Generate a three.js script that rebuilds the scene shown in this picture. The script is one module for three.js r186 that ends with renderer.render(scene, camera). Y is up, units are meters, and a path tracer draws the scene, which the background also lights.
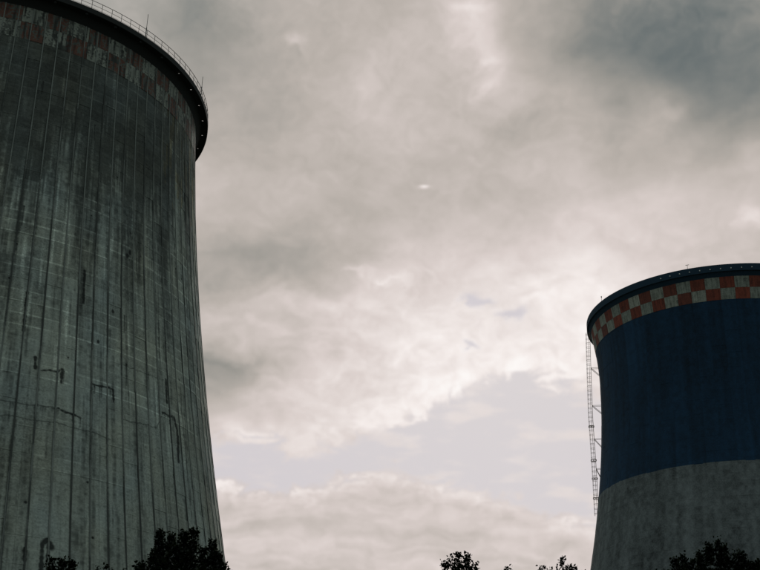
import * as THREE from 'three';
import { mergeGeometries } from 'three/addons/utils/BufferGeometryUtils.js';

// ---------------------------------------------------------------- camera, sky, sun, exposure
const scene = new THREE.Scene();
const EYE = 1.6;
const camera = new THREE.PerspectiveCamera(27.0, 4 / 3, 0.1, 6000);
camera.position.set(0, EYE, 0);
camera.rotation.order = 'YXZ';
camera.rotation.set(THREE.MathUtils.degToRad(24.0), 0, THREE.MathUtils.degToRad(1.24));

const renderer = new THREE.WebGLRenderer({ antialias: true });
renderer.setSize(1024, 768);
renderer.toneMapping = THREE.LinearToneMapping;
renderer.toneMappingExposure = 1.0;
renderer.shadowMap.enabled = true;

const R = THREE.MathUtils.degToRad;
function generator(seed) {
  let s = seed >>> 0;
  return () => { s = (s + 0x6d2b79f5) | 0; let t = Math.imul(s ^ (s >>> 15), 1 | s); t = (t + Math.imul(t ^ (t >>> 7), 61 | t)) ^ t; return ((t ^ (t >>> 14)) >>> 0) / 4294967296; };
}
const perm = new Uint8Array(512);
{ const r = generator(77); const a = [...Array(256).keys()]; for (let i = 255; i > 0; i--) { const j = Math.floor(r() * (i + 1)); [a[i], a[j]] = [a[j], a[i]]; } for (let i = 0; i < 512; i++) perm[i] = a[i & 255]; }
const fade = (t) => t * t * t * (t * (t * 6 - 15) + 10);
const smooth = (a, b, x) => { const t = Math.min(1, Math.max(0, (x - a) / (b - a))); return t * t * (3 - 2 * t); };
const mix = (a, b, t) => a + (b - a) * t;
function vnoise(x, y) {                       // value noise, 0..1
  const ix = Math.floor(x), iy = Math.floor(y), u = fade(x - ix), v = fade(y - iy), X = ix & 255, Y = iy & 255;
  const a = perm[perm[X] + Y], b = perm[perm[(X + 1) & 255] + Y], c = perm[perm[X] + ((Y + 1) & 255)], d = perm[perm[(X + 1) & 255] + ((Y + 1) & 255)];
  return (a + (b - a) * u + (c - a + (a - b - c + d) * u) * v) / 255;
}
function gnoise(x, y) {                       // gradient noise, about -1..1
  const ix = Math.floor(x), iy = Math.floor(y), fx = x - ix, fy = y - iy, u = fade(fx), v = fade(fy), X = ix & 255, Y = iy & 255;
  const g = (h, a, b) => { switch (h & 7) { case 0: return a + b; case 1: return a - b; case 2: return -a + b; case 3: return -a - b; case 4: return 1.4 * a; case 5: return -1.4 * a; case 6: return 1.4 * b; default: return -1.4 * b; } };
  const X1 = (X + 1) & 255, Y1 = (Y + 1) & 255;
  return mix(mix(g(perm[perm[X] + Y], fx, fy), g(perm[perm[X1] + Y], fx - 1, fy), u), mix(g(perm[perm[X] + Y1], fx, fy - 1), g(perm[perm[X1] + Y1], fx - 1, fy - 1), u), v);
}
function billow(x, y, n) { let s = 0, a = 0.55; for (let i = 0; i < n; i++) { s += a * Math.abs(gnoise(x, y)); const t = x * 1.6 - y * 1.2; y = x * 1.2 + y * 1.6; x = t + 17.3; a *= 0.52; } return s; }
function fbm(x, y, n) { let s = 0, a = 0.5; for (let i = 0; i < n; i++) { s += a * gnoise(x, y); const t = x * 1.6 - y * 1.2; y = x * 1.2 + y * 1.6; x = t + 17.3; a *= 0.5; } return s; }

// The cloud deck: where each bank lies on the dome as [azimuth, elevation, half width, half height, tilt, lightness, clear air], in degrees.
const SUN_AZ = 6.2, SUN_EL = 22.5;
const banks = [[17.21, 34.51, 6.28, 3.62, -15, -68, 0], [12.88, 35.2, 2.90, 1.93, -20, -12, 0], [19.64, 30.99, 2.90, 1.93, -20, -20, 0], [5.5, 35.87, 1.26, 2.90, 25, 26, 0], [4.95, 37.3, 0.68, 0.39, 0, 20, 0], [5.82, 34.79, 0.43, 0.53, 0, 15, 0], [6.25, 33.57, 0.63, 0.48, 0, 14, 0], [-5.12, 35.42, 0.39, 0.34, 0, 22, 0], [-1.66, 33.2, 0.97, 0.58, 10, 9, 0], [-10.57, 35.85, 2.17, 2.42, 0, -36, 0], [7.35, 31.27, 2.17, 1.06, 10, -17, 0], [15.35, 31.41, 0.87, 0.63, 0, 15, 0], [12.72, 32.07, 2.66, 1.06, -15, 7, 0], [12.46, 30.13, 0.72, 0.97, 20, -10, 0], [19.78, 29.36, 0.97, 1.45, 0, 15, 0], [19.62, 26.29, 0.43, 0.53, 0, 26, 0], [-6.65, 24.83, 5.31, 1.35, 8, -27, 0], [-8.43, 19.54, 2.17, 1.06, 0, -32, 0], [-7.79, 32.01, 3.38, 2.90, 0, -8, 0], [13.78, 26.96, 5.31, 1.45, 0, 9, 0], [5.22, 20.89, 5.80, 2.90, 0, 20, 0], [0.8, 19.2, 5.4, 2.3, 10, 16, 0], [-4.5, 18.2, 2.6, 1.3, 5, 10, 0], [8.63, 23.21, 2.90, 1.93, 0, 12, 0], [10.78, 23.12, 1.93, 3.38, 0, 14, 0], [-1.24, 24.6, 0.72, 0.19, -15, 20, 0], [0.37, 24.06, 0.77, 0.19, -15, 22, 0], [2.75, 24.42, 0.48, 0.19, 0, 10, 0], [5.36, 23.2, 0.72, 0.39, -15, -26, 1], [4.5, 21.14, 0.63, 0.29, -10, -14, 1], [7.05, 22.4, 0.97, 0.39, 0, -8, 1], [-7.2, 16.67, 1.45, 0.48, 0, 22, 0], [-6.92, 21.55, 2.90, 1.26, 0, 8, 0], [6.11, 15.42, 1.16, 0.34, 0, 13, 0], [8.49, 16.38, 1.93, 0.39, 10, 12, 0], [-4.11, 12.68, 3.86, 0.53, 0, -14, 0], [3.88, 12.85, 3.86, 0.63, -8, -8, 0], [-6.56, 13.28, 1.93, 0.58, 0, 12, 0], [1.24, 10.98, 5.80, 0.58, 0, 4, 0], [0.45, 27.87, 5.31, 1.45, 0, -6, 0], [-4.45, 27.94, 2.42, 0.97, 20, 4, 0]];
const deckEdge = [[-40, 13], [-20, 15.5], [-8.73, 16.15], [-6.79, 16.45], [-3.8, 16.16], [-2.06, 16.04], [0.16, 16.75], [2.66, 17.93], [4.68, 18.94], [6.47, 19.82], [7.34, 20.09], [9.71, 19.18], [11.14, 18.37], [15.86, 17.21], [40, 13]];
const lowTop = [[-40, 13.2], [-20, 14], [-8.52, 13.64], [-7.35, 14.08], [-3.7, 14.1], [-1.76, 14.63], [0.44, 15.25], [2.18, 14.71], [5.11, 14.16], [7.99, 13.31], [10.43, 12.58], [15.27, 10.89], [40, 12]];
const curve = (c, x) => { for (let i = 1; i < c.length; i++) if (x <= c[i][0]) return mix(c[i - 1][1], c[i][1], (Math.max(x, c[i - 1][0]) - c[i - 1][0]) / (c[i][0] - c[i - 1][0])); return c[c.length - 1][1]; };
const tones = [[60, 56, 62, 64], [110, 103, 111, 112], [150, 153, 150, 144], [180, 185, 177, 170], [210, 217, 206, 202], [240, 245, 237, 234], [256, 255, 252, 250]];
const toLinear = (v) => { v /= 255; return v < 0.04045 ? v / 12.92 : Math.pow((v + 0.055) / 1.055, 2.4); };
const LIN = new Float32Array(2601); for (let i = 0; i <= 2600; i++) LIN[i] = toLinear(i / 10);
{
  const W = 4096, H = 2048, data = new Float32Array(W * H * 4), sd = [Math.cos(R(SUN_EL)) * Math.sin(R(SUN_AZ)), Math.sin(R(SUN_EL)), -Math.cos(R(SUN_EL)) * Math.cos(R(SUN_AZ))];
  const ready = banks.map(([a, e, rx, ry, t, v, c]) => [a, e, rx, ry, Math.cos(R(t)), Math.sin(R(t)), v, c, Math.max(rx, ry) * 2.6, Math.cos(R(e))]);
  for (let y = 0; y < H; y++) {
    const el = ((y + 0.5) / H) * 180 - 90, sy = Math.sin(R(el)), cy = Math.cos(R(el));
    for (let x = 0; x < W; x++) {
      const lon = ((x + 0.5) / W - 0.5) * 2 * Math.PI, dx = cy * Math.cos(lon), dz = cy * Math.sin(lon), o = (y * W + x) * 4;
      data[o + 3] = 1;
      if (el < -0.5) { data[o] = 0.2; data[o + 1] = 0.2; data[o + 2] = 0.19; continue; }
      let az = Math.atan2(dx, -dz) * 57.29578;
      const near = az > -34 && az < 34 && el < 50 && el > 3;
      const cosS = dx * sd[0] + sy * sd[1] + dz * sd[2], th = Math.acos(Math.min(1, cosS)) * 57.29578;
      // cloud deck seen in perspective
      const k = 1 / (Math.max(sy, 0) + 0.16), px = dx * k * 3.1, pz = dz * k * 3.1;
      const w1 = fbm(px * 1.1 + 3, pz * 1.1, 3), w2 = fbm(px * 1.1 - 9, pz * 1.1 + 21, 3);
      const n1 = fbm(px * 1.3 + w1 * 1.2, pz * 1.3 + w2 * 1.2, near ? 7 : 5), n2 = fbm(px * 4.1 + w2 * 2.2 + 31, pz * 4.1 + w1 * 2.2, near ? 5 : 3);
      let v = 152 + 46 * Math.exp(-(th * th) / 620) + (20 + 34 * smooth(18, 36, th)) * n1 + (10 + 8 * smooth(18, 36, th)) * n2, clear = 0, hole = 0;
      if (near) {
        const fx = fbm(az * 0.35 + 5, el * 0.5, 5), fy = fbm(az * 0.35 + 40, el * 0.5 + 7, 5), fine = fbm(az * 1.5 + 2 * fx, el * 2.1 + 2 * fy, 5);
        const A = az + 1.5 * fx + 0.25 * fine, E = el + 1.0 * fy + 0.3 * fine;
        for (const [a, e, rx, ry, ct, st, amp, c, reach, ce] of ready) {
          const p = (A - a) * ce, q = E - e;
          if (Math.abs(p) > reach || Math.abs(q) > reach) continue;
          const s = (p * ct + q * st) / rx, t = (-p * st + q * ct) / ry, g = Math.exp(-(s * s + t * t));
          if (c) { const e2 = 0.85 * smooth(0.12, 1.0, g + 0.55 * fine + 0.25 * fx); clear = Math.max(clear, e2); hole = Math.max(hole, e2); } else v += amp * g;
        }
        // clear band between the deck's lower edge and the low bank; both banks swell in rounded heads
        const win = smooth(33, 25, Math.abs(az));
        const b1 = billow(az * 0.36 + 11 + 1.2 * fx, el * 0.8 + 1.2 * fy, 5), b2 = billow(az * 0.36 + 50 + 1.0 * fx, el * 1.15 + 9 + 1.2 * fy, 5);
        const below = curve(deckEdge, az) - el - (b1 - 0.3) * 2.3 + fine * 0.35, above = el - curve(lowTop, az) - (b2 - 0.3) * 1.5 + fine * 0.25;
        const gap = smooth(-0.25, 0.5, below) * smooth(-0.2, 0.4, above) * win, low = smooth(0.3, -0.3, above) * win;
        const bright = smooth(30, 20, el) * smooth(-9, 1, az);
        v += win * smooth(25, 30, el) * (9 * (b1 - 0.28) + 7 * fine);
        v += win * (24 * (b1 - 0.28) * smooth(29, 23, el) + 12 * fine * bright + 14 * bright + 13 * Math.exp(-Math.pow((below + 0.5) / 0.8, 2)));
        v = mix(v, 204 + 24 * Math.exp(-Math.pow((above + 0.25) / 0.36, 2)) * (0.5 + 1.3 * b2) + 16 * (b2 - 0.3) + 7 * fine + 26 * fbm(az * 0.2 + 3 + fx, el * 1.5 + 4 + fy, 5), low * 0.9);
        const veil = smooth(0.02, 0.4, fbm(az * 0.32 + 8, el * 1.1 + 3, 6));
        clear = Math.max(clear, gap * (0.95 - 0.75 * veil)); v = mix(v, 226, gap * 0.8);
        // narrow bright slit in the deck
        const slit = Math.exp(-Math.pow((az - 2.3) / 0.27, 2) - Math.pow((el - 28.75 - 0.012 * (az - 2.3)) / 0.05, 2));
        v = mix(v, 252, Math.min(1, slit * 1.3));
      }
      v = Math.min(252, Math.max(70, v));
      let i = 1; while (tones[i][0] < v) i++;
      const t = (v - tones[i - 1][0]) / (tones[i][0] - tones[i - 1][0]);
      const cr = 208 + 10 * Math.exp(-th * th / 150), cg = 203 + 9 * Math.exp(-th * th / 150), cb = 208 + 5 * Math.exp(-th * th / 150);
      const rgb = [cr - 12 * hole, cg - 11 * hole, cb - 5 * hole], away = smooth(15, 48, th), cool = [1 - 0.12 * away, 1 - 0.01 * away, 1 + 0.025 * away];
      for (let c = 0; c < 3; c++) data[o + c] = LIN[Math.round(10 * Math.min(255, cool[c] * mix(mix(tones[i - 1][c + 1], tones[i][c + 1], t), rgb[c], clear)))];
    }
  }
  const sky = new THREE.DataTexture(data, W, H, THREE.RGBAFormat, THREE.FloatType);
  sky.mapping = THREE.EquirectangularReflectionMapping; sky.magFilter = THREE.LinearFilter; sky.wrapS = THREE.RepeatWrapping; sky.needsUpdate = true;
  scene.background = sky; scene.environment = sky;
}
const sun = new THREE.DirectionalLight(new THREE.Color(1, 0.93, 0.85), 0.9);
sun.position.set(Math.sin(R(SUN_AZ)) * 500 * Math.cos(R(SUN_EL)), 500 * Math.sin(R(SUN_EL)), -Math.cos(R(SUN_AZ)) * 500 * Math.cos(R(SUN_EL)) - 120);
sun.target.position.set(0, 0, -120);
sun.castShadow = true; sun.shadow.radius = 22; sun.shadow.mapSize.set(2048, 2048);
Object.assign(sun.shadow.camera, { left: -160, right: 160, top: 160, bottom: -160, near: 10, far: 1200 });
scene.add(sun, sun.target);

// ---------------------------------------------------------------- helpers
const used = new Map();
function numbered(n) { const c = used.get(n) ?? 0; used.set(n, c + 1); return c ? n + '_' + String(c).padStart(3, '0') : n; }
function tag(o, label, category, group) { o.userData = { label, category }; if (group) o.userData.group = group; return o; }
function part(name, geometry, material, parent) { const m = new THREE.Mesh(geometry, material); m.name = name; m.castShadow = m.receiveShadow = true; parent.add(m); return m; }
function texture(w, h, f, srgb = true) {       // f(x, y, out) gives linear albedo (srgb) or a plain value
  const d = new Uint8Array(w * h * 4), out = [0, 0, 0];
  for (let y = 0; y < h; y++) for (let x = 0; x < w; x++) {
    f(x, y, out); const o = (y * w + x) * 4;
    for (let c = 0; c < 3; c++) { const v = Math.min(1, Math.max(0, out[c])); d[o + c] = Math.round(255 * (srgb ? (v < 0.0031308 ? v * 12.92 : 1.055 * Math.pow(v, 1 / 2.4) - 0.055) : v)); }
    d[o + 3] = 255;
  }
  const t = new THREE.DataTexture(d, w, h); t.wrapS = t.wrapT = THREE.RepeatWrapping; t.magFilter = THREE.LinearFilter; t.minFilter = THREE.LinearMipmapLinearFilter; t.generateMipmaps = true;
  if (srgb) t.colorSpace = THREE.SRGBColorSpace; t.needsUpdate = true; return t;
}
const M = (color, roughness = 0.9, extra = {}) => new THREE.MeshStandardMaterial({ color: new THREE.Color().setRGB(...color), roughness, ...extra });
function bar(a, b, r, sides = 6) {             // a round bar between two points
  const A = new THREE.Vector3(...a), B = new THREE.Vector3(...b), g = new THREE.CylinderGeometry(r, r, A.distanceTo(B), sides);
  g.applyQuaternion(new THREE.Quaternion().setFromUnitVectors(new THREE.Vector3(0, 1, 0), B.clone().sub(A).normalize()));
  g.translate((A.x + B.x) / 2, (A.y + B.y) / 2, (A.z + B.z) / 2); return g;
}
// A tower stands at its own origin; a point on it is (radius, angle in degrees, height).
const at = (r, a, y) => [r * Math.cos(R(a)), y, -r * Math.sin(R(a))];
function lathe(profile, a0 = 0, a1 = 360, n = 180) {
  const pos = [], idx = [], m = profile.length;
  for (let i = 0; i <= n; i++) for (const [r, y] of profile) pos.push(...at(r, a0 + (a1 - a0) * i / n, y));
  for (let i = 0; i < n; i++) for (let j = 0; j < m - 1; j++) { const p = i * m + j, q = p + m; idx.push(p, q, q + 1, p, q + 1, p + 1); }
  const g = new THREE.BufferGeometry(); g.setAttribute('position', new THREE.Float32BufferAttribute(pos, 3)); g.setIndex(idx);
  const flat = g.toNonIndexed(); flat.computeVertexNormals(); return flat;
}
// A curved wall panel cast in lifts, each lift standing a little in or out of its neighbours.
function wallPanel(radius, a0, a1, y0, y1, lift, play, rnd, uvOf, cols = 2, depth = 0.14) {
  const pos = [], nor = [], uv = [], idx = [];
  const v = (r, a, y, n) => { pos.push(...at(r, a, y)); nor.push(...n); uv.push(...uvOf(a, y)); return pos.length / 3 - 1; };
  const out = (a, y) => { const s = -(radius(y + 0.2) - radius(y - 0.2)) / 0.4, l = Math.hypot(1, s); return [Math.cos(R(a)) / l, s / l, -Math.sin(R(a)) / l]; };
  const quad = (a, b, c, d) => idx.push(a, b, c, a, c, d);
  const sideN = [[Math.sin(R(a0)), 0, Math.cos(R(a0))], [-Math.sin(R(a1)), 0, -Math.cos(R(a1))]];
  let last = null;
  for (let y = y0; y < y1 - 1e-6;) {
    let top = Math.min(y1, (Math.floor(y / lift + 1e-6) + 1) * lift); if (y1 - top < 0.15) top = y1;
    const o = play * (rnd() - 0.5), tilt = play * 0.6 * (rnd() - 0.5);
    const lo = [], hi = [];
    for (let c = 0; c <= cols; c++) {
      const a = a0 + (a1 - a0) * c / cols, t = tilt * (c / cols - 0.5);
      lo.push([radius(y) + o + t, a, y]); hi.push([radius(top) + o + t, a, top]);
    }
    const L = lo.map(([r, a, h]) => v(r, a, h, out(a, h))), U = hi.map(([r, a, h]) => v(r, a, h, out(a, h)));
    for (let c = 0; c < cols; c++) quad(L[c], L[c + 1], U[c + 1], U[c]);
    if (last) for (let c = 0; c < cols; c++) {
      const s = Math.sign(last[c][0] - lo[c][0]) || 1, n = [0, s, 0];
      quad(v(...last[c], n), v(...last[c + 1], n), v(...lo[c + 1], n), v(...lo[c], n));
    }
    for (const [c, n, flip] of [[0, sideN[0], 1], [cols, sideN[1], 0]]) {
      const [r, a, h] = lo[c], [r2, , h2] = hi[c], p = v(r, a, h, n), q = v(r2, a, h2, n), s = v(r2 - depth, a, h2, n), t = v(r - depth, a, h, n);
      flip ? quad(p, q, s, t) : quad(p, t, s, q);
    }
    last = hi; y = top;
  }
  const g = new THREE.BufferGeometry();
  g.setAttribute('position', new THREE.Float32BufferAttribute(pos, 3)); g.setAttribute('normal', new THREE.Float32BufferAttribute(nor, 3)); g.setAttribute('uv', new THREE.Float32BufferAttribute(uv, 2)); g.setIndex(idx);
  return g;
}
const grainBump = texture(512, 512, (x, y, o) => {
  const u = x / 512, v = y / 512, w = (s) => { const a = vnoise(u * s, v * s), b = vnoise(u * s - s, v * s), c = vnoise(u * s, v * s - s), d = vnoise(u * s - s, v * s - s); return mix(mix(a, b, u), mix(c, d, u), v); };
  o[0] = o[1] = o[2] = 0.4 * w(24) + 0.35 * w(64) + 0.25 * w(150);
}, false);

// ---------------------------------------------------------------- ground
{
  const t = texture(1024, 1024, (x, y, o) => {
    const n = 0.5 + 0.5 * fbm(x * 0.012, y * 0.012, 5), g = vnoise(x * 0.4, y * 0.4), d = smooth(0.52, 0.68, n);
    o[0] = mix(0.045, 0.13, d) * (0.7 + 0.6 * g); o[1] = mix(0.062, 0.115, d) * (0.7 + 0.6 * g); o[2] = mix(0.028, 0.085, d) * (0.7 + 0.6 * g);
  });
  t.repeat.set(160, 160);
  const g = new THREE.PlaneGeometry(4000, 4000, 1, 1); g.rotateX(-Math.PI / 2);
  const m = new THREE.Mesh(g, new THREE.MeshStandardMaterial({ map: t, roughness: 1 })); m.name = 'ground'; m.receiveShadow = true; m.userData = { kind: 'structure' }; scene.add(m);
}

// ---------------------------------------------------------------- near cooling tower: bare ribbed concrete
const S = 25;
const profile = (T, HT, K, K2) => (y) => { const h = (y - EYE) / S - HT; return S * Math.sqrt(T * T + (h < 0 ? K : K2) * h * h); };
const STRIPS = 104, SQUARES = 62;
{
  const rad = profile(0.9248, 3.6557, 0.0943, 0.15), TOP = 3.1311 * S + EYE;
  const A_START = 201, SPAN = 180, HMAX = 80, STEP = 360 / STRIPS;
  const W = 2048, H = 2048;
  // weathering seen on the wall: [angle, height] runs of cracks and the streaks they weep
  const runs = [
    [0.055, 0.6, 0.5, [[296, 33.6], [298.5, 33.7], [303, 33.75], [307, 34.0], [308.4, 34.0]]], [0.11, 0.9, 0.9, [[308.4, 34.0], [310.2, 33.8], [312.7, 33.6]]],
    [0.05, 0.55, 0.2, [[297, 32.2], [300.6, 32.4], [304, 32.35], [308, 32.6], [311, 32.45], [315.1, 32.5], [319, 32.3]]],
    [0.10, 0.95, 1.2, [[314.8, 36.4], [314.8, 37.3], [316.5, 37.3], [318.7, 37.4], [319.7, 37.3], [319.7, 36.1]]],
    [0.16, 1, 0, [[335, 40.8], [334.95, 39.5], [334.9, 38.4]]],
    [0.13, 0.9, 0.9, [[333, 37.0], [335, 37.0], [337.1, 37.1]]], [0.17, 1, 0, [[337.1, 37.1], [338, 35.9], [337.8, 34.2], [337.5, 32.6]]],
    [0.10, 0.8, 0.9, [[304.8, 37.4], [307.9, 37.6], [308.8, 37.9]]], [0.14, 0.9, 0, [[308.8, 37.9], [308.7, 36.6]]], [0.13, 0.9, 0, [[303.6, 38.5], [303.7, 37.4]]],
    [0.2, 1, 0, [[307.1, 21.5], [307.6, 21.8], [308.1, 21.6], [308.4, 21.3]]], [0.15, 1, 0, [[306.9, 21.5], [306.95, 19], [307, 17]]], [0.13, 0.95, 0, [[307.9, 21.4], [307.95, 17]]], [0.14, 1, 0, [[304.3, 20.9], [304.35, 19.8]]],
    [0.2, 1, 0, [[324.2, 53.3], [324.1, 53.1]]], [0.17, 1, 0, [[323.4, 52.7], [323.3, 52.5]]], [0.13, 1, 0, [[319.6, 45.8], [319.6, 45.6]]], [0.12, 1, 0, [[316.1, 42], [316.1, 41.8]]],
    [0.05, 0.6, 0.3, [[322, 34.6], [327, 34.9], [331, 35.1], [333, 36.9]]], [0.12, 0.9, 0.3, [[300.9, 45], [300.95, 41]]], [0.12, 0.9, 0.3, [[312.5, 49], [312.5, 45.5]]], [0.05, 0.5, 0.2, [[319, 40.2], [326, 40.3], [334, 40.6]]],
  ];
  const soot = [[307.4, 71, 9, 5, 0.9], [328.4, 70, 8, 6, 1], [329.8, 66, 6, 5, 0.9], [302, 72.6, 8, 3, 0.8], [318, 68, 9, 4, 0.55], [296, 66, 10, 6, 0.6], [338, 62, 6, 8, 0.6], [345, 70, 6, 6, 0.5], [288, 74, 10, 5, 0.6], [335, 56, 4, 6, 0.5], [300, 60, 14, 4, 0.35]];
  const mPerDeg = 26 * Math.PI / 180;
  const mark = new Float32Array(W * H);
  const put = (a, y, r, k) => {                // a soft dab on the wall, r in metres
    const cx = ((((a - A_START) % 360) + 360) % 360) / SPAN * W, cy = y / HMAX * H, rx = r / mPerDeg / SPAN * W, ry = r / HMAX * H;
    for (let j = Math.floor(cy - 2 * ry); j <= cy + 2 * ry; j++) for (let i = Math.floor(cx - 2 * rx); i <= cx + 2 * rx; i++) {
      if (i < 0 || j < 0 || i >= W || j >= H) continue;
      const d = Math.hypot((i - cx) / rx, (j - cy) / ry), q = k * smooth(1.5, 0.5, d); if (q > mark[j * W + i]) mark[j * W + i] = q;
    }
  };
  const rr = generator(5);
  for (const [w, k, drip, pts] of runs) for (let n = 0; n < pts.length - 1; n++) {
    const [a0, y0] = pts[n], [a1, y1] = pts[n + 1], len = Math.hypot((a1 - a0) * mPerDeg, y1 - y0), cnt = Math.ceil(len / 0.05);
    for (let i = 0; i <= cnt; i++) {
      const t = i / cnt, a = mix(a0, a1, t) + 0.10 * (vnoise(i * 0.17 + n * 9, y0) - 0.5), y = mix(y0, y1, t) + 0.14 * (vnoise(i * 0.13, a0 + n) - 0.5), g = 0.55 + 0.45 * vnoise(i * 0.4, a0 * 3);
      put(a, y, w * (0.6 + 0.8 * vnoise(i * 0.3, y0 * 7 + n)), k * g);
      if (drip && rr() < 0.07) { const l = drip * (0.3 + 1.2 * rr()), ww = 0.05 + 0.05 * rr(); for (let d = 0; d < l; d += 0.05) put(a, y - d, ww, k * (0.5 + 0.4 * rr()) * (1 - 0.5 * d / l)); }
    }
  }
  for (let n = 0; n < 220; n++) {              // small pocks and short weeps anywhere
    const a = A_START + SPAN * rr(), y = 4 + 74 * rr(), w = 0.04 + 0.06 * rr(), l = rr() < 0.4 ? 0.3 + 2.2 * rr() : 0;
    put(a, y, w * 1.3, 0.5 + 0.4 * rr()); for (let d = 0; d < l; d += 0.05) put(a, y - d, w, 0.6 * (1 - 0.4 * d / l));
  }
  const base = new Float32Array(W * H);
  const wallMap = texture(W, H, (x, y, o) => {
    const a = A_START + SPAN * x / W, h = HMAX * y / H, m = (a - A_START) * mPerDeg;
    const sx = (a - 301 + 3600) / STEP, i = Math.floor(sx), t = sx - i, j = Math.floor(h / 1.22), lt = h / 1.22 - j;
    const cell = perm[(perm[i & 255] + j) & 255] / 255, strip = perm[(i * 7 + 3) & 255] / 255;
    const grain = vnoise(m * 11, h * 11), mid = vnoise(m * 3.1, h * 2.6), big = fbm(m * 0.11 + 4, h * 0.09, 4), board = vnoise(m * 7.5 + 40, h * 0.35);
    const weave = vnoise(m * 1.3 + 7, h * 5.2), row = perm[(j * 29 + 11) & 255] / 255, up = smooth(34, 52, h + 20 * (vnoise(m * 0.1, 8) - 0.5));
    let v = 0.33 * (1 + (0.12 + 0.16 * up) * (cell - 0.5) + 0.2 * up * (row - 0.5) + 0.06 * (strip - 0.5) + 0.38 * big + 0.42 * (grain - 0.5) + 0.3 * (mid - 0.5) + 0.14 * (board - 0.5) + 0.3 * (weave - 0.5));
    // run-off soot, plus overhang shade painted in with height: streaks with ragged lower ends, thickest in the patches listed above
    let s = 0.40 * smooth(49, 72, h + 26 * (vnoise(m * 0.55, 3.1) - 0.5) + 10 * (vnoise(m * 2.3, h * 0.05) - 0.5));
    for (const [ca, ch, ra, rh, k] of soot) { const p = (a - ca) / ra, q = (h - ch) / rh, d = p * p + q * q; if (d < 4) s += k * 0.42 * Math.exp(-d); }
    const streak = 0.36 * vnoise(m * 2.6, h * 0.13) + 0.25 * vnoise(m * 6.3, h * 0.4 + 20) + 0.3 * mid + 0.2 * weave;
    const dirtAndShade = smooth(0.42, 0.98, streak + s * 0.8);
    v *= 1 - 0.75 * dirtAndShade;
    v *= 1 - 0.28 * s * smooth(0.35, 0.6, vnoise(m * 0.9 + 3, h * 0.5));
    v *= 1 + (0.15 + 0.6 * up) * smooth(0.66, 0.9, 0.6 * vnoise(m * 4.4 + 90, h * 0.16) + 0.4 * vnoise(m * 1.1, h * 0.3 + 70)) * (0.6 + 0.8 * grain);
    // pale lime along the lift joints, most of it in the upper half
    const joint = Math.exp(-Math.pow((lt < 0.5 ? lt : lt - 1) / 0.085, 2)), strong = perm[(j * 13 + 5) & 255] / 255;
    v *= 1 + joint * (0.18 + 0.8 * smooth(0.6, 0.95, strong)) * (0.25 + 1.0 * vnoise(m * 0.8, j * 5.3)) * (0.45 + 0.6 * smooth(30, 45, h + 12 * big)) - 0.14 * Math.exp(-Math.pow((lt - 0.12) / 0.05, 2)) * vnoise(m * 0.6, j * 3.7);
    // dark wash down one side of every rib
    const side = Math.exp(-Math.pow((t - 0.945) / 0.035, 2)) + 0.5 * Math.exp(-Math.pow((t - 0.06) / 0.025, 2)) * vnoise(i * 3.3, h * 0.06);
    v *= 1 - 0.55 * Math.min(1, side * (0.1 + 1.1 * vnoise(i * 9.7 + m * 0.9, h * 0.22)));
    v *= 1 - 0.3 * Math.exp(-Math.pow((t - 0.5 - 0.06 * (strip - 0.5)) / 0.018, 2)) * smooth(0.35, 0.7, vnoise(i * 5.1, h * 0.13));
    v *= 1 - 0.9 * Math.min(1, 1.35 * mark[y * W + x]);
    v = Math.max(0.015, v);
    base[y * W + x] = v;
    const warm = 0.5 + fbm(m * 0.2 + 60, h * 0.13, 3) + 1.6 * smooth(0.5, 0.75, vnoise(m * 1.6 + 5, h * 0.35 + 31) * smooth(326, 338, a) * smooth(62, 70, h + 6 * mid) + 0.1 * grain);
    o[0] = v * (0.90 + 0.12 * warm); o[1] = v * (1.0 + 0.02 * warm); o[2] = v * (0.96 - 0.12 * warm);
  });
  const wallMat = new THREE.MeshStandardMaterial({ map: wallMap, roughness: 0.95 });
  const uvOf = (a, y) => [(a - A_START) / SPAN, y / HMAX];

  const ribMap = texture(256, 2048, (x, y, o) => {
    const h = HMAX * y / 2048, n = vnoise(x * 0.11, h * 0.6), g = vnoise(x * 0.5, h * 7);
    const dirty = smooth(0.35, 0.6, vnoise(x * 0.06 + 9, h * 0.09) + 0.25 * (smooth(58, 36, h + 24 * (vnoise(x * 0.09, 5) - 0.5)) - 0.4) + 0.5 * (vnoise(x * 0.11 + 60, h * 0.35) - 0.5) + 0.2 * (g - 0.5));
    const v = mix(0.215, 0.07, dirty) * (0.75 + 0.3 * n + 0.25 * (g - 0.5));
    o[0] = v * 0.97; o[1] = v * 1.01; o[2] = v * 0.93;
  });
  const ribMat = new THREE.MeshStandardMaterial({ map: ribMap, roughness: 0.95 });

  const paint = (red) => {
    const t = texture(512, 512, (x, y, o) => {
      const u = x / 512, v = y / 512, f = vnoise(u * 46, v * 46), st = vnoise(u * 40 + 7, v * 5), b = 0.5 + fbm(u * 9 + (red ? 30 : 0), v * 9, 4);
      const worn = smooth(0.52, 0.62, 0.45 * f + 0.35 * st + 0.35 * b - (red ? 0.02 : 0.06)), drip = smooth(0.5, 0.85, 0.6 * vnoise(u * 30, v * 3 + 11) + 0.5 * st);
      const c = red ? [0.125, 0.05, 0.034] : [0.24, 0.245, 0.21], w = [0.095, 0.097, 0.085];
      for (let k = 0; k < 3; k++) o[k] = mix(c[k] * (0.75 + 0.5 * b), w[k], worn) * (1 - 0.7 * drip);
    });
    return new THREE.MeshStandardMaterial({ map: t, roughness: 0.85 });
  };
  const redMat = paint(true), whiteMat = paint(false);
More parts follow.
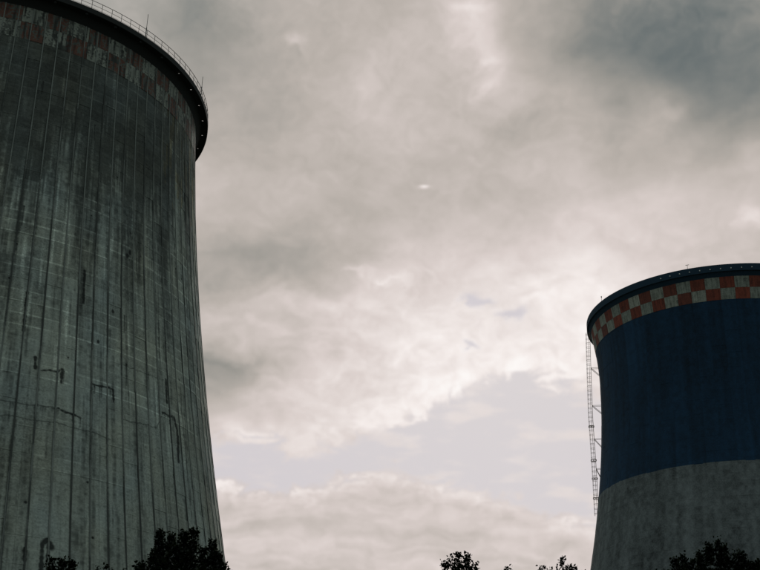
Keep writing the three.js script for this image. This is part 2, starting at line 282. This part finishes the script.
  const dark = M([0.016, 0.0165, 0.016], 0.95, { bumpMap: grainBump, bumpScale: 0.01 }), steel = M([0.05, 0.05, 0.048], 0.6, { metalness: 0.4 });

  const tower = new THREE.Group(); tower.name = numbered('cooling_tower'); tower.position.set(-1.8678 * S, 0, -4.975 * S); scene.add(tower);
  tag(tower, 'huge bare concrete cooling tower with vertical ribs, faded red and white squares and rim railing', 'cooling tower', 'hyperbolic cooling towers');

  const prof = []; for (let y = 0; y < TOP - 0.4; y += 2) prof.push([rad(y) - 0.1, y]); prof.push([rad(TOP) - 0.1, TOP + 0.9], [rad(TOP) - 0.45, TOP + 0.9]); for (let y = TOP; y >= 0; y -= 3) prof.push([rad(y) - 0.6, y]);
  const shell = part('shell', lathe(prof), dark, tower);
  const rp = generator(11);
  for (let i = 0; i < STRIPS; i++) {
    const a0 = 301 + i * STEP - (i * STEP > 80 ? 360 : 0) + (301 + i * STEP - (i * STEP > 80 ? 360 : 0) < A_START - 180 ? 360 : 0);
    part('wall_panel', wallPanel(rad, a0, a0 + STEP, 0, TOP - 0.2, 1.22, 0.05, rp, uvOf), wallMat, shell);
    // raised rib over the joint
    const w = 0.13 / rad(40) * 57.2958 / 2, col = (i * 37 % 128) / 128, pr = generator(i + 900), off = 0.04 + 0.015 * pr();
    const g = wallPanel((y) => rad(y) + off, a0 - w, a0 + w, 0, TOP - 0.2, 6.1, 0.012, pr, (a, y) => [col + (a - a0) * 0.02, y / HMAX], 1, 0.14);
    part('rib', g, ribMat, shell);
  }
  for (let row = 0; row < 2; row++) for (let k = 0; k < SQUARES; k++) {
    const step = 360 / SQUARES, a0 = 297.3 + k * step, y1 = TOP - 1.25 - row * 2.2, y0 = y1 - 2.2;
    const u0 = (k * 0.37 + row * 0.21) % 1, v0 = (k * 0.61) % 1;
    const g = wallPanel((y) => rad(y) + 0.035, a0 + 0.04, a0 + step - 0.04, y0 + 0.02, y1 - 0.02, 9, 0.004, rp, (a, y) => [u0 + (a - a0) / step * 0.3, v0 + (y - y0) / 2.2 * 0.3], 6, 0.1);
    part('painted_square', g, (k + row) % 2 ? whiteMat : redMat, shell);
  }
  // walkway round the rim: slabs with drain holes, an edge beam, railing
  const RO = S, RI = rad(TOP) - 0.1;
  const walk = part('walkway', lathe([[RO - 0.16, TOP - 0.62], [RO, TOP - 0.62], [RO, TOP], [RO - 0.16, TOP], [RO - 0.16, TOP - 0.62]]), dark, tower);
  const N = 44, q = 360 / N;
  for (let k = 0; k < N; k++) {
    const a0 = k * q, s = new THREE.Shape(), P = (r, a) => [r * Math.cos(R(a)), r * Math.sin(R(a))];
    s.moveTo(...P(RI, a0)); for (let i = 0; i <= 4; i++) s.lineTo(...P(RO - 0.16, a0 + q * i / 4)); for (let i = 4; i >= 1; i--) s.lineTo(...P(RI, a0 + q * i / 4)); s.closePath();
    const h = new THREE.Path(); h.absarc(...P(RO - 0.62, a0 + q / 2), 0.16, 0, 2 * Math.PI, true); s.holes.push(h);
    const g = new THREE.ExtrudeGeometry(s, { depth: 0.14, bevelEnabled: false, curveSegments: 6 }); g.rotateX(-Math.PI / 2); g.translate(0, TOP - 0.5, 0);
    part('slab', g, dark, walk);
  }
  // corbel beam where the walkway meets the wall
  part('corbel', lathe([[rad(TOP - 1.7), TOP - 1.55], [rad(TOP) + 0.75, TOP - 0.52], [rad(TOP), TOP - 0.52]]), dark, walk);
  const ring = (r, y, t) => { const c = []; for (let i = 0; i < 180; i++) c.push(new THREE.Vector3(...at(r, i * 2, y))); return new THREE.TubeGeometry(new THREE.CatmullRomCurve3(c, true), 360, t, 5, true); };
  const rail = part('railing', ring(RO - 0.12, TOP + 1.1, 0.032), steel, tower);
  part('middle_rail', ring(RO - 0.12, TOP + 0.58, 0.022), steel, rail); part('kick_rail', ring(RO - 0.12, TOP + 0.16, 0.02), steel, rail);
  const post = bar([0, 0, 0], [0, 1.1, 0], 0.028);
  for (let k = 0; k < 130; k++) { const p = part('post', post, steel, rail); p.position.set(...at(RO - 0.12, k * 360 / 130, TOP)); }
  for (const [a, len] of [[323.5, 3.1], [352.5, 2.7], [290, 3], [30, 3], [150, 3], [220, 3]]) {
    const m = part('lightning_rod', mergeGeometries([bar([0, 0, 0], [0, len, 0], 0.03), bar([0, 0, 0], [0, 1.3, 0], 0.055)]), steel, tower); m.position.set(...at(RO - 0.06, a, TOP));
  }
}

// ---------------------------------------------------------------- far cooling tower: blue painted
{
  const rad = profile(0.9247, 2.9522, 0.1537, 0.4427), TOP = 3.456 * S + EYE, BLUE0 = 2.0946 * S + EYE, BLUE1 = 3.2266 * S + EYE - 0.15;
  const A_START = 108, SPAN = 180, HMAX = 90, W = 2048, H = 1024, mPerDeg = 24.5 * Math.PI / 180;
  const wallMap = texture(W, H, (x, y, o) => {
    const a = A_START + SPAN * x / W, h = HMAX * y / H, m = (a - A_START) * mPerDeg, sx = (a - 230.4 + 3600) / (360 / SQUARES), i = Math.floor(sx), j = Math.floor(h / 1.3), lt = h / 1.3 - j;
    const cell = perm[(perm[(i * 3) & 255] + j) & 255] / 255, strip = perm[(i * 11 + 3) & 255] / 255;
    const grain = vnoise(m * 7, h * 7), mid = vnoise(m * 1.7, h * 1.4), big = fbm(m * 0.12 + 14, h * 0.05, 4), board = vnoise(m * 1.5 + 40, h * 0.09);
    if (h > BLUE0 - 0.05 + 0.12 * (vnoise(m * 0.5, 2) - 0.5)) {
      const v = 1 + 0.35 * (strip - 0.5) + 0.6 * big + 0.35 * (board - 0.5) + 0.4 * (grain - 0.5) + 0.3 * (mid - 0.5) + 0.12 * (cell - 0.5);
      o[0] = 0.007 * v; o[1] = 0.03 * v; o[2] = 0.066 * v;
    } else {
      const v = 0.125 * (1 + 0.16 * (cell - 0.5) + 0.2 * (strip - 0.5) + 0.6 * big + 0.5 * (grain - 0.5) + 0.5 * (mid - 0.5) + 0.5 * (board - 0.5)) * (1 + 0.22 * Math.exp(-Math.pow(lt / 0.08, 2)) * mid);
      o[0] = v * 0.93; o[1] = v; o[2] = v * 1.03;
    }
  });
  const wallMat = new THREE.MeshStandardMaterial({ map: wallMap, roughness: 1 }), uvOf = (a, y) => [(a - A_START) / SPAN, y / HMAX];
  const rimBlue = M([0.008, 0.03, 0.055], 0.95, { bumpMap: grainBump, bumpScale: 0.01 }), under = M([0.035, 0.04, 0.045], 0.95), pale = M([0.6, 0.6, 0.58], 0.6), rust = M([0.3, 0.23, 0.165], 0.8, { metalness: 0.2 });
  const tones2 = { red: [[0.22, 0.045, 0.025], [0.27, 0.055, 0.03], [0.18, 0.045, 0.028]], white: [[0.33, 0.33, 0.28], [0.4, 0.39, 0.33], [0.28, 0.29, 0.25]] };
  const squareMap = texture(256, 256, (x, y, o) => { const v = 0.72 + 0.35 * (vnoise(x * 0.2, y * 0.2) - 0.5) + 0.5 * (vnoise(x * 0.09, y * 0.012) - 0.5) + 0.3 * fbm(x * 0.03, y * 0.03, 3); o[0] = o[1] = o[2] = v; });
  const sq = {}; for (const n of ['red', 'white']) sq[n] = tones2[n].map((c) => new THREE.MeshStandardMaterial({ color: new THREE.Color().setRGB(...c), map: squareMap, roughness: 0.85 }));

  const tower = new THREE.Group(); tower.name = numbered('cooling_tower'); tower.position.set(2.576 * S, 0, -8.26 * S); scene.add(tower);
  tag(tower, 'distant cooling tower painted dark blue above grey concrete, red and white chequers under its rim', 'cooling tower', 'hyperbolic cooling towers');
  const prof = []; for (let y = 0; y < TOP - 1.5; y += 2) prof.push([rad(y) - 0.1, y]); prof.push([rad(TOP) - 0.6, TOP - 0.1], [rad(TOP) - 0.9, TOP - 0.1]); for (let y = TOP - 1; y >= 0; y -= 3) prof.push([rad(y) - 0.7, y]);
  const shell = part('shell', lathe(prof), under, tower), rp = generator(23), step = 360 / SQUARES;
  for (let i = 0; i < SQUARES; i++) {
    let a0 = 230.4 + i * step; if (a0 > 468) a0 -= 360; if (a0 > 288 + 180) a0 -= 360;
    part('wall_panel', wallPanel(rad, a0, a0 + step, 0, BLUE0, 1.3, 0.03, rp, uvOf, 4), wallMat, shell);
    part('painted_panel', wallPanel((y) => rad(y) + 0.006, a0, a0 + step, BLUE0, TOP - 1.2, 1.3, 0.03, rp, uvOf, 4), wallMat, shell);
    for (let row = 0; row < 2; row++) {
      const y0 = BLUE1 + (1 - row) * 1.98, n = (i + row) % 2 ? 'white' : 'red', u0 = rp(), v0 = rp();
      part('painted_square', wallPanel((y) => rad(y) + 0.045, a0 + 0.03, a0 + step - 0.03, y0 + 0.01, y0 + 1.97, 9, 0.004, rp, (a, y) => [u0 + (a - a0) / step * 0.5, v0 + (y - y0) * 0.2], 5, 0.1), sq[n][Math.floor(rp() * 3)], shell);
    }
  }
  const RO = S;
  const rim = part('rim', lathe([[rad(TOP - 2.2), TOP - 2.1], [RO - 0.3, TOP - 1.3], [RO, TOP - 1.25], [RO, TOP], [RO - 0.3, TOP], [RO - 0.3, TOP - 0.3], [rad(TOP) - 0.6, TOP - 0.3]]), rimBlue, tower);
  const stub = bar([0, 0, 0], [0.22, 0, 0], 0.1, 8);  // small pale stubs for the dots along the fascia, purpose unknown
  for (let k = 0; k < 46; k++) { const a = 231 + k * 360 / 46 * 0.5; const s = part('pale_stub', stub, pale, rim); s.position.set(...at(RO, a, TOP - 0.8 + 0.05 * Math.sin(k * 7))); s.rotation.y = R(a); }
  { const a = 242, m = part('warning_lamp_mast', mergeGeometries([bar([0, 0, 0], [0, 0.75, 0], 0.03), bar([0, 0.75, -0.3], [0, 0.75, 0.3], 0.05)]), rust, tower); m.position.set(...at(RO - 0.1, a, TOP)); m.rotation.y = R(a + 0); }
  { const m = part('warning_lamp_mast', mergeGeometries([bar([0, 0, 0], [0, 0.8, 0], 0.035), bar([0, 0.7, 0], [0, 1.0, 0], 0.09)]), rust, tower); m.position.set(...at(RO - 0.1, 197, TOP)); }

  // caged ladder standing off the wall on brackets
  const LA = 171, path = [[49.5, 25.05], [56.5, 25.05], [62.8, 25.1], [69.5, 25.2], [80, 25.0], [86.2, 24.85]];
  const lr = (y) => { for (let i = 1; i < path.length; i++) if (y <= path[i][0]) return mix(path[i - 1][1], path[i][1], (y - path[i - 1][0]) / (path[i][0] - path[i - 1][0])); return path[path.length - 1][1]; };
  const P = (y, dr, dt) => { const c = at(lr(y) + dr, LA, y); return [c[0] - Math.sin(R(LA)) * dt, y, c[2] - Math.cos(R(LA)) * dt]; };
  const rails = [], cage = [];
  for (let y = 51; y < 86; y += 1.5) {
    const y2 = Math.min(86.2, y + 1.5);
    for (const s of [-1, 1]) rails.push(bar(P(y, -0.38, 0.26 * s), P(y2, -0.38, 0.26 * s), 0.04, 5));
    for (const [dr, dt] of [[-0.1, 0.4], [-0.1, -0.4], [0.28, 0.28], [0.28, -0.28], [0.4, 0]]) cage.push(bar(P(y, dr, dt), P(y2, dr, dt), 0.022, 4));
  }
  const ladder = part('ladder', mergeGeometries(rails), rust, tower);
  part('cage_bars', mergeGeometries(cage), rust, ladder);
  for (let y = 51.2; y < 86; y += 0.42) part('rung', bar(P(y, -0.38, -0.26), P(y, -0.38, 0.26), 0.02, 4), rust, ladder);
  for (let y = 51.4; y < 86; y += 0.86) {
    const pts = []; for (let k = 0; k <= 8; k++) { const t = -1 + k / 4; pts.push(new THREE.Vector3(...P(y, -0.38 + 0.78 * Math.sqrt(Math.max(0, 1 - t * t)), 0.42 * Math.sin(t * Math.PI / 2)))); }
    part('hoop', new THREE.TubeGeometry(new THREE.CatmullRomCurve3(pts), 12, 0.028, 4), rust, ladder);
  }
  for (const y of [67.6, 61.2, 57.8, 54.2]) { const g = []; for (const s of [-1, 1]) g.push(bar(P(y, -0.5, 0.5 * s), P(y, 0.45, 0.5 * s), 0.07, 5)); for (const d of [-0.5, 0, 0.45]) g.push(bar(P(y, d, -0.5), P(y, d, 0.5), 0.06, 5)); part('landing', mergeGeometries(g), rust, ladder); }
  const wall = (y, dt) => { const c = at(rad(y) - 0.05, LA, y); return [c[0] - Math.sin(R(LA)) * dt, y, c[2] - Math.cos(R(LA)) * dt]; };
  for (const y of [79, 71.6, 65.2, 59.6, 53.4]) {
    const g = []; for (const s of [-1, 1]) { g.push(bar(P(y, -0.38, 0.3 * s), wall(y, 0.3 * s), 0.035, 5)); g.push(bar(P(y, -0.38, 0.3 * s), wall(y - 1.5, 0.3 * s), 0.045, 5)); }
    part('bracket', mergeGeometries(g), rust, ladder);
  }
}

// ---------------------------------------------------------------- trees along the foot of the view
function leafMaterial(c) { return new THREE.MeshPhysicalMaterial({ color: new THREE.Color().setRGB(...c.map((q) => q * 1.3)), roughness: 1, transmission: 0.35, thickness: 0, vertexColors: true }); }
const barkMat = M([0.05, 0.042, 0.034], 0.95, { bumpMap: grainBump, bumpScale: 0.01 });
function limb(pts, r0, r1, sides = 6) {
  const c = new THREE.CatmullRomCurve3(pts.map((p) => new THREE.Vector3(...p))), n = 8, fr = c.computeFrenetFrames(n), pos = [], idx = [];
  for (let i = 0; i <= n; i++) { const p = c.getPointAt(i / n), r = mix(r0, r1, i / n); for (let k = 0; k < sides; k++) { const t = k / sides * 2 * Math.PI, v = p.clone().addScaledVector(fr.normals[i], r * Math.cos(t)).addScaledVector(fr.binormals[i], r * Math.sin(t)); pos.push(v.x, v.y, v.z); } }
  for (let i = 0; i < n; i++) for (let k = 0; k < sides; k++) { const a = i * sides + k, b = i * sides + (k + 1) % sides; idx.push(a, b, b + sides, a, b + sides, a + sides); }
  const g = new THREE.BufferGeometry(); g.setAttribute('position', new THREE.Float32BufferAttribute(pos, 3)); g.setIndex(idx); g.computeVertexNormals(); return g;
}
// leaders: [x, z, tip height, foliage radius, foliage length]; leaves hang on twigs round each leader, thinning to its tip
function tree(name, label, [x, z], leaders, { leaf = 0.14, color = [0.065, 0.1, 0.05], clumps = 60, seed = 1, fork = 0.35, trunk = 0.2, rise = 0.5 }) {
  const o = new THREE.Group(); o.name = numbered(name); o.position.set(x, 0, z); scene.add(o); tag(o, label, 'tree', 'trees in front of the towers');
  const rnd = generator(seed), top = Math.max(...leaders.map((l) => l[2])), f = top * fork;
  part('trunk', limb([[0, -0.1, 0], [0.05, f * 0.5, 0.04], [0, f * 1.25, 0]], trunk, trunk * 0.62, 8), barkMat, o);
  const pos = [], nor = [], col = [], twigs = [];
  const one = (cx, cy, cz, s) => {
    const d = new THREE.Vector3(rnd() - 0.5, rnd() - 0.35, rnd() - 0.5).normalize(), e = new THREE.Vector3(rnd() - 0.5, rnd() - 0.5, rnd() - 0.5).cross(d).normalize(), n = d.clone().cross(e);
    const L = s * (0.7 + 0.6 * rnd()), Wd = L * (0.28 + 0.14 * rnd()), c = 0.6 + 0.8 * rnd(), y = rnd() * 0.15;
    const p = [[0, 0, 0], [0.45, 1, 0.12], [1, 0, 0], [0.45, -1, 0.12]].map(([a, b, q]) => [cx + d.x * a * L + e.x * b * Wd + n.x * q * L, cy + d.y * a * L + e.y * b * Wd + n.y * q * L, cz + d.z * a * L + e.z * b * Wd + n.z * q * L]);
    for (const k of [0, 1, 2, 0, 2, 3]) { pos.push(...p[k]); nor.push(n.x, n.y, n.z); col.push(c * (1 + y), c, c * (1 - y)); }
  };
  for (const [lx, lz, tip, rad, len] of leaders) {
    const wob = () => (rnd() - 0.5) * 0.25;
    const c = new THREE.CatmullRomCurve3([new THREE.Vector3(0, f * (0.8 + 0.3 * rnd()), 0), new THREE.Vector3(lx * 0.55 + wob(), mix(f, tip, rise), lz * 0.55 + wob()), new THREE.Vector3(lx * 0.9 + wob() * 0.5, mix(f, tip, 0.8), lz * 0.9 + wob()), new THREE.Vector3(lx, tip - 0.12, lz)]);
    part('limb', limb(c.getPoints(4).map((p) => p.toArray()), trunk * 0.42, 0.012, 5), barkMat, o);
    const total = Math.ceil(clumps * Math.max(0.22, len * rad * 0.8));
    for (let k = 0; k < total; k++) {
      const t = Math.pow(rnd(), 1.15), y = tip - 0.05 - len * t, p = c.getPoint(Math.min(1, Math.max(0, 1 - (tip - y) / (tip - f) * 0.98)));
      const rr = rad * Math.min(1, 0.10 + 1.5 * Math.pow(t, 0.75)) * (0.55 + 0.75 * vnoise(t * 9 + lx * 3, lz * 5 + k % 3)) * Math.sqrt(rnd()), a = rnd() * 2 * Math.PI;
      const cx = p.x + rr * Math.cos(a), cz = p.z + rr * Math.sin(a), cy = y + (rnd() - 0.5) * 0.15;
      if (rr > 0.15 && rnd() < 0.5) twigs.push(bar([p.x, cy - 0.25 * rr, p.z], [cx, cy, cz], 0.008, 3));
      const n = 7 + Math.floor(rnd() * 8), sp = 0.10 + 0.11 * rnd();
      for (let i = 0; i < n; i++) one(cx + (rnd() - 0.5) * 2 * sp, cy + (rnd() - 0.4) * 2 * sp, cz + (rnd() - 0.5) * 2 * sp, leaf);
    }
  }
  const spread = Math.max(...leaders.map((l) => Math.abs(l[0]))) + 0.5;      // the lower crown, round the limbs
  for (let k = 0; k < 260; k++) {
    const t = rnd(), y = mix(top * 0.42, top - 1.8, t), rr = spread * (0.45 + 0.75 * Math.sin(Math.PI * (0.2 + 0.6 * t))) * Math.sqrt(rnd()), a = rnd() * 2 * Math.PI;
    for (let i = 0; i < 16; i++) one(rr * Math.cos(a) + (rnd() - 0.5) * 0.6, y + (rnd() - 0.5) * 0.5, rr * Math.sin(a) + (rnd() - 0.5) * 0.6, leaf * 1.5);
  }
  const g = new THREE.BufferGeometry(); g.setAttribute('position', new THREE.Float32BufferAttribute(pos, 3)); g.setAttribute('normal', new THREE.Float32BufferAttribute(nor, 3)); g.setAttribute('color', new THREE.Float32BufferAttribute(col, 3));
  part('crown', g, leafMaterial(color), o);
  if (twigs.length) part('twigs', mergeGeometries(twigs), barkMat, o);
  return o;
}
// tips across the view: x offset and height in metres from the tallest tip's axis
const fan = (list, seed) => { const r = generator(seed); return list.map(([x, h, rad, len]) => [x, (r() - 0.5) * 1.6, h - 0.2, rad, len]); };
tree('broadleaf_tree', 'dark many-spired leafy tree against the foot of the ribbed concrete tower', [-9.5, -59.2],
  fan([[-1.95, 12.75, 0.5, 3], [-1.55, 13.55, 0.5, 4], [-1.2, 14.45, 0.42, 5], [-0.72, 14.4, 0.46, 5], [-0.3, 13.7, 0.5, 5], [0.02, 14.45, 0.42, 5], [0.5, 14.52, 0.46, 5], [0.95, 13.7, 0.4, 4], [1.45, 14.05, 0.45, 4.5], [1.8, 13.4, 0.45, 4], [2.05, 12.9, 0.4, 3], [-1.0, 13.4, 0.6, 4], [0.25, 13.3, 0.6, 4], [1.2, 13.1, 0.6, 4], [-0.5, 13.1, 0.6, 4]], 3), { clumps: 100, seed: 31, leaf: 0.15, fork: 0.3, trunk: 0.26 });
tree('shrub_tree', 'low dark bushy treetop at the concrete tower foot, left of the spired tree', [-15.1, -58.1],
  fan([[-0.35, 12.6, 0.4, 3], [-0.05, 12.75, 0.4, 3], [0.4, 12.7, 0.38, 3], [0.2, 12.35, 0.5, 3], [-0.6, 12.2, 0.4, 3]], 4), { clumps: 80, seed: 41 });
tree('shrub_tree', 'small ragged twiggy treetop just right of the low bushy one', [-13.0, -58.6],
  fan([[-0.55, 12.5, 0.22, 1.5], [-0.05, 12.55, 0.25, 2], [0.2, 12.35, 0.3, 2], [0.95, 12.25, 0.22, 1.5]], 8), { clumps: 30, seed: 47 });
tree('broadleaf_tree', 'open-branched young treetop alone against the pale sky', [4.4, -59.8],
  fan([[-0.52, 13.55, 0.14, 0.9], [-0.22, 13.62, 0.16, 1], [0.0, 13.3, 0.4, 2], [0.22, 13.72, 0.14, 1], [0.3, 13.85, 0.15, 1], [0.66, 13.32, 0.3, 1.6], [-0.85, 13.25, 0.2, 2], [0.35, 13.1, 0.4, 2], [-0.3, 12.95, 0.35, 2], [0.75, 12.9, 0.3, 2]], 5), { clumps: 60, seed: 53 });
tree('broadleaf_tree', 'smallest pair of leafy sprigs poking up between the two sky-backed treetops', [6.5, -59.6],
  fan([[-0.15, 13.1, 0.22, 2], [0.28, 13.15, 0.2, 2], [0.05, 12.9, 0.3, 2]], 6), { clumps: 45, seed: 59 });
tree('broadleaf_tree', 'rounded dark treetop left of the blue tower foot', [9.2, -59.3],
  fan([[-0.78, 13.25, 0.22, 2], [-0.35, 13.1, 0.36, 3], [0.02, 13.42, 0.26, 3], [0.4, 13.12, 0.36, 3], [0.72, 13.08, 0.3, 3], [-1.2, 12.85, 0.2, 2], [1.1, 12.8, 0.28, 2], [1.4, 12.9, 0.25, 2], [1.75, 12.85, 0.25, 2], [2.05, 12.65, 0.25, 2], [-0.6, 12.85, 0.4, 2]], 7), { clumps: 70, seed: 61 });
tree('broadleaf_tree', 'broad dark tree in front of the blue tower foot', [16.6, -57.7],
  fan([[-2.9, 12.65, 0.3, 3], [-2.2, 13.2, 0.4, 3], [-1.55, 13.55, 0.45, 3], [-1.0, 13.5, 0.5, 4], [-0.45, 13.95, 0.45, 4], [0.02, 14.25, 0.4, 4], [0.5, 14.05, 0.45, 4], [1.0, 13.5, 0.45, 4], [1.2, 13.75, 0.38, 4], [1.55, 13.2, 0.4, 3], [-1.8, 12.9, 0.5, 3], [-1.3, 13.2, 0.55, 4], [-0.7, 13.4, 0.55, 4], [0.75, 13.3, 0.6, 4], [-2.5, 12.7, 0.45, 3], [0.2, 13.5, 0.55, 4], [1.9, 12.9, 0.45, 3]], 9), { clumps: 85, seed: 67, color: [0.06, 0.1, 0.052] });
tree('broadleaf_tree', 'dark treetop at the right edge of the picture below the blue tower', [18.6, -57.0],
  fan([[-0.3, 13.1, 0.4, 3], [0.15, 13.4, 0.4, 3], [0.6, 13.6, 0.5, 3], [1.1, 13.5, 0.5, 3]], 10), { clumps: 80, seed: 71 });

renderer.render(scene, camera);
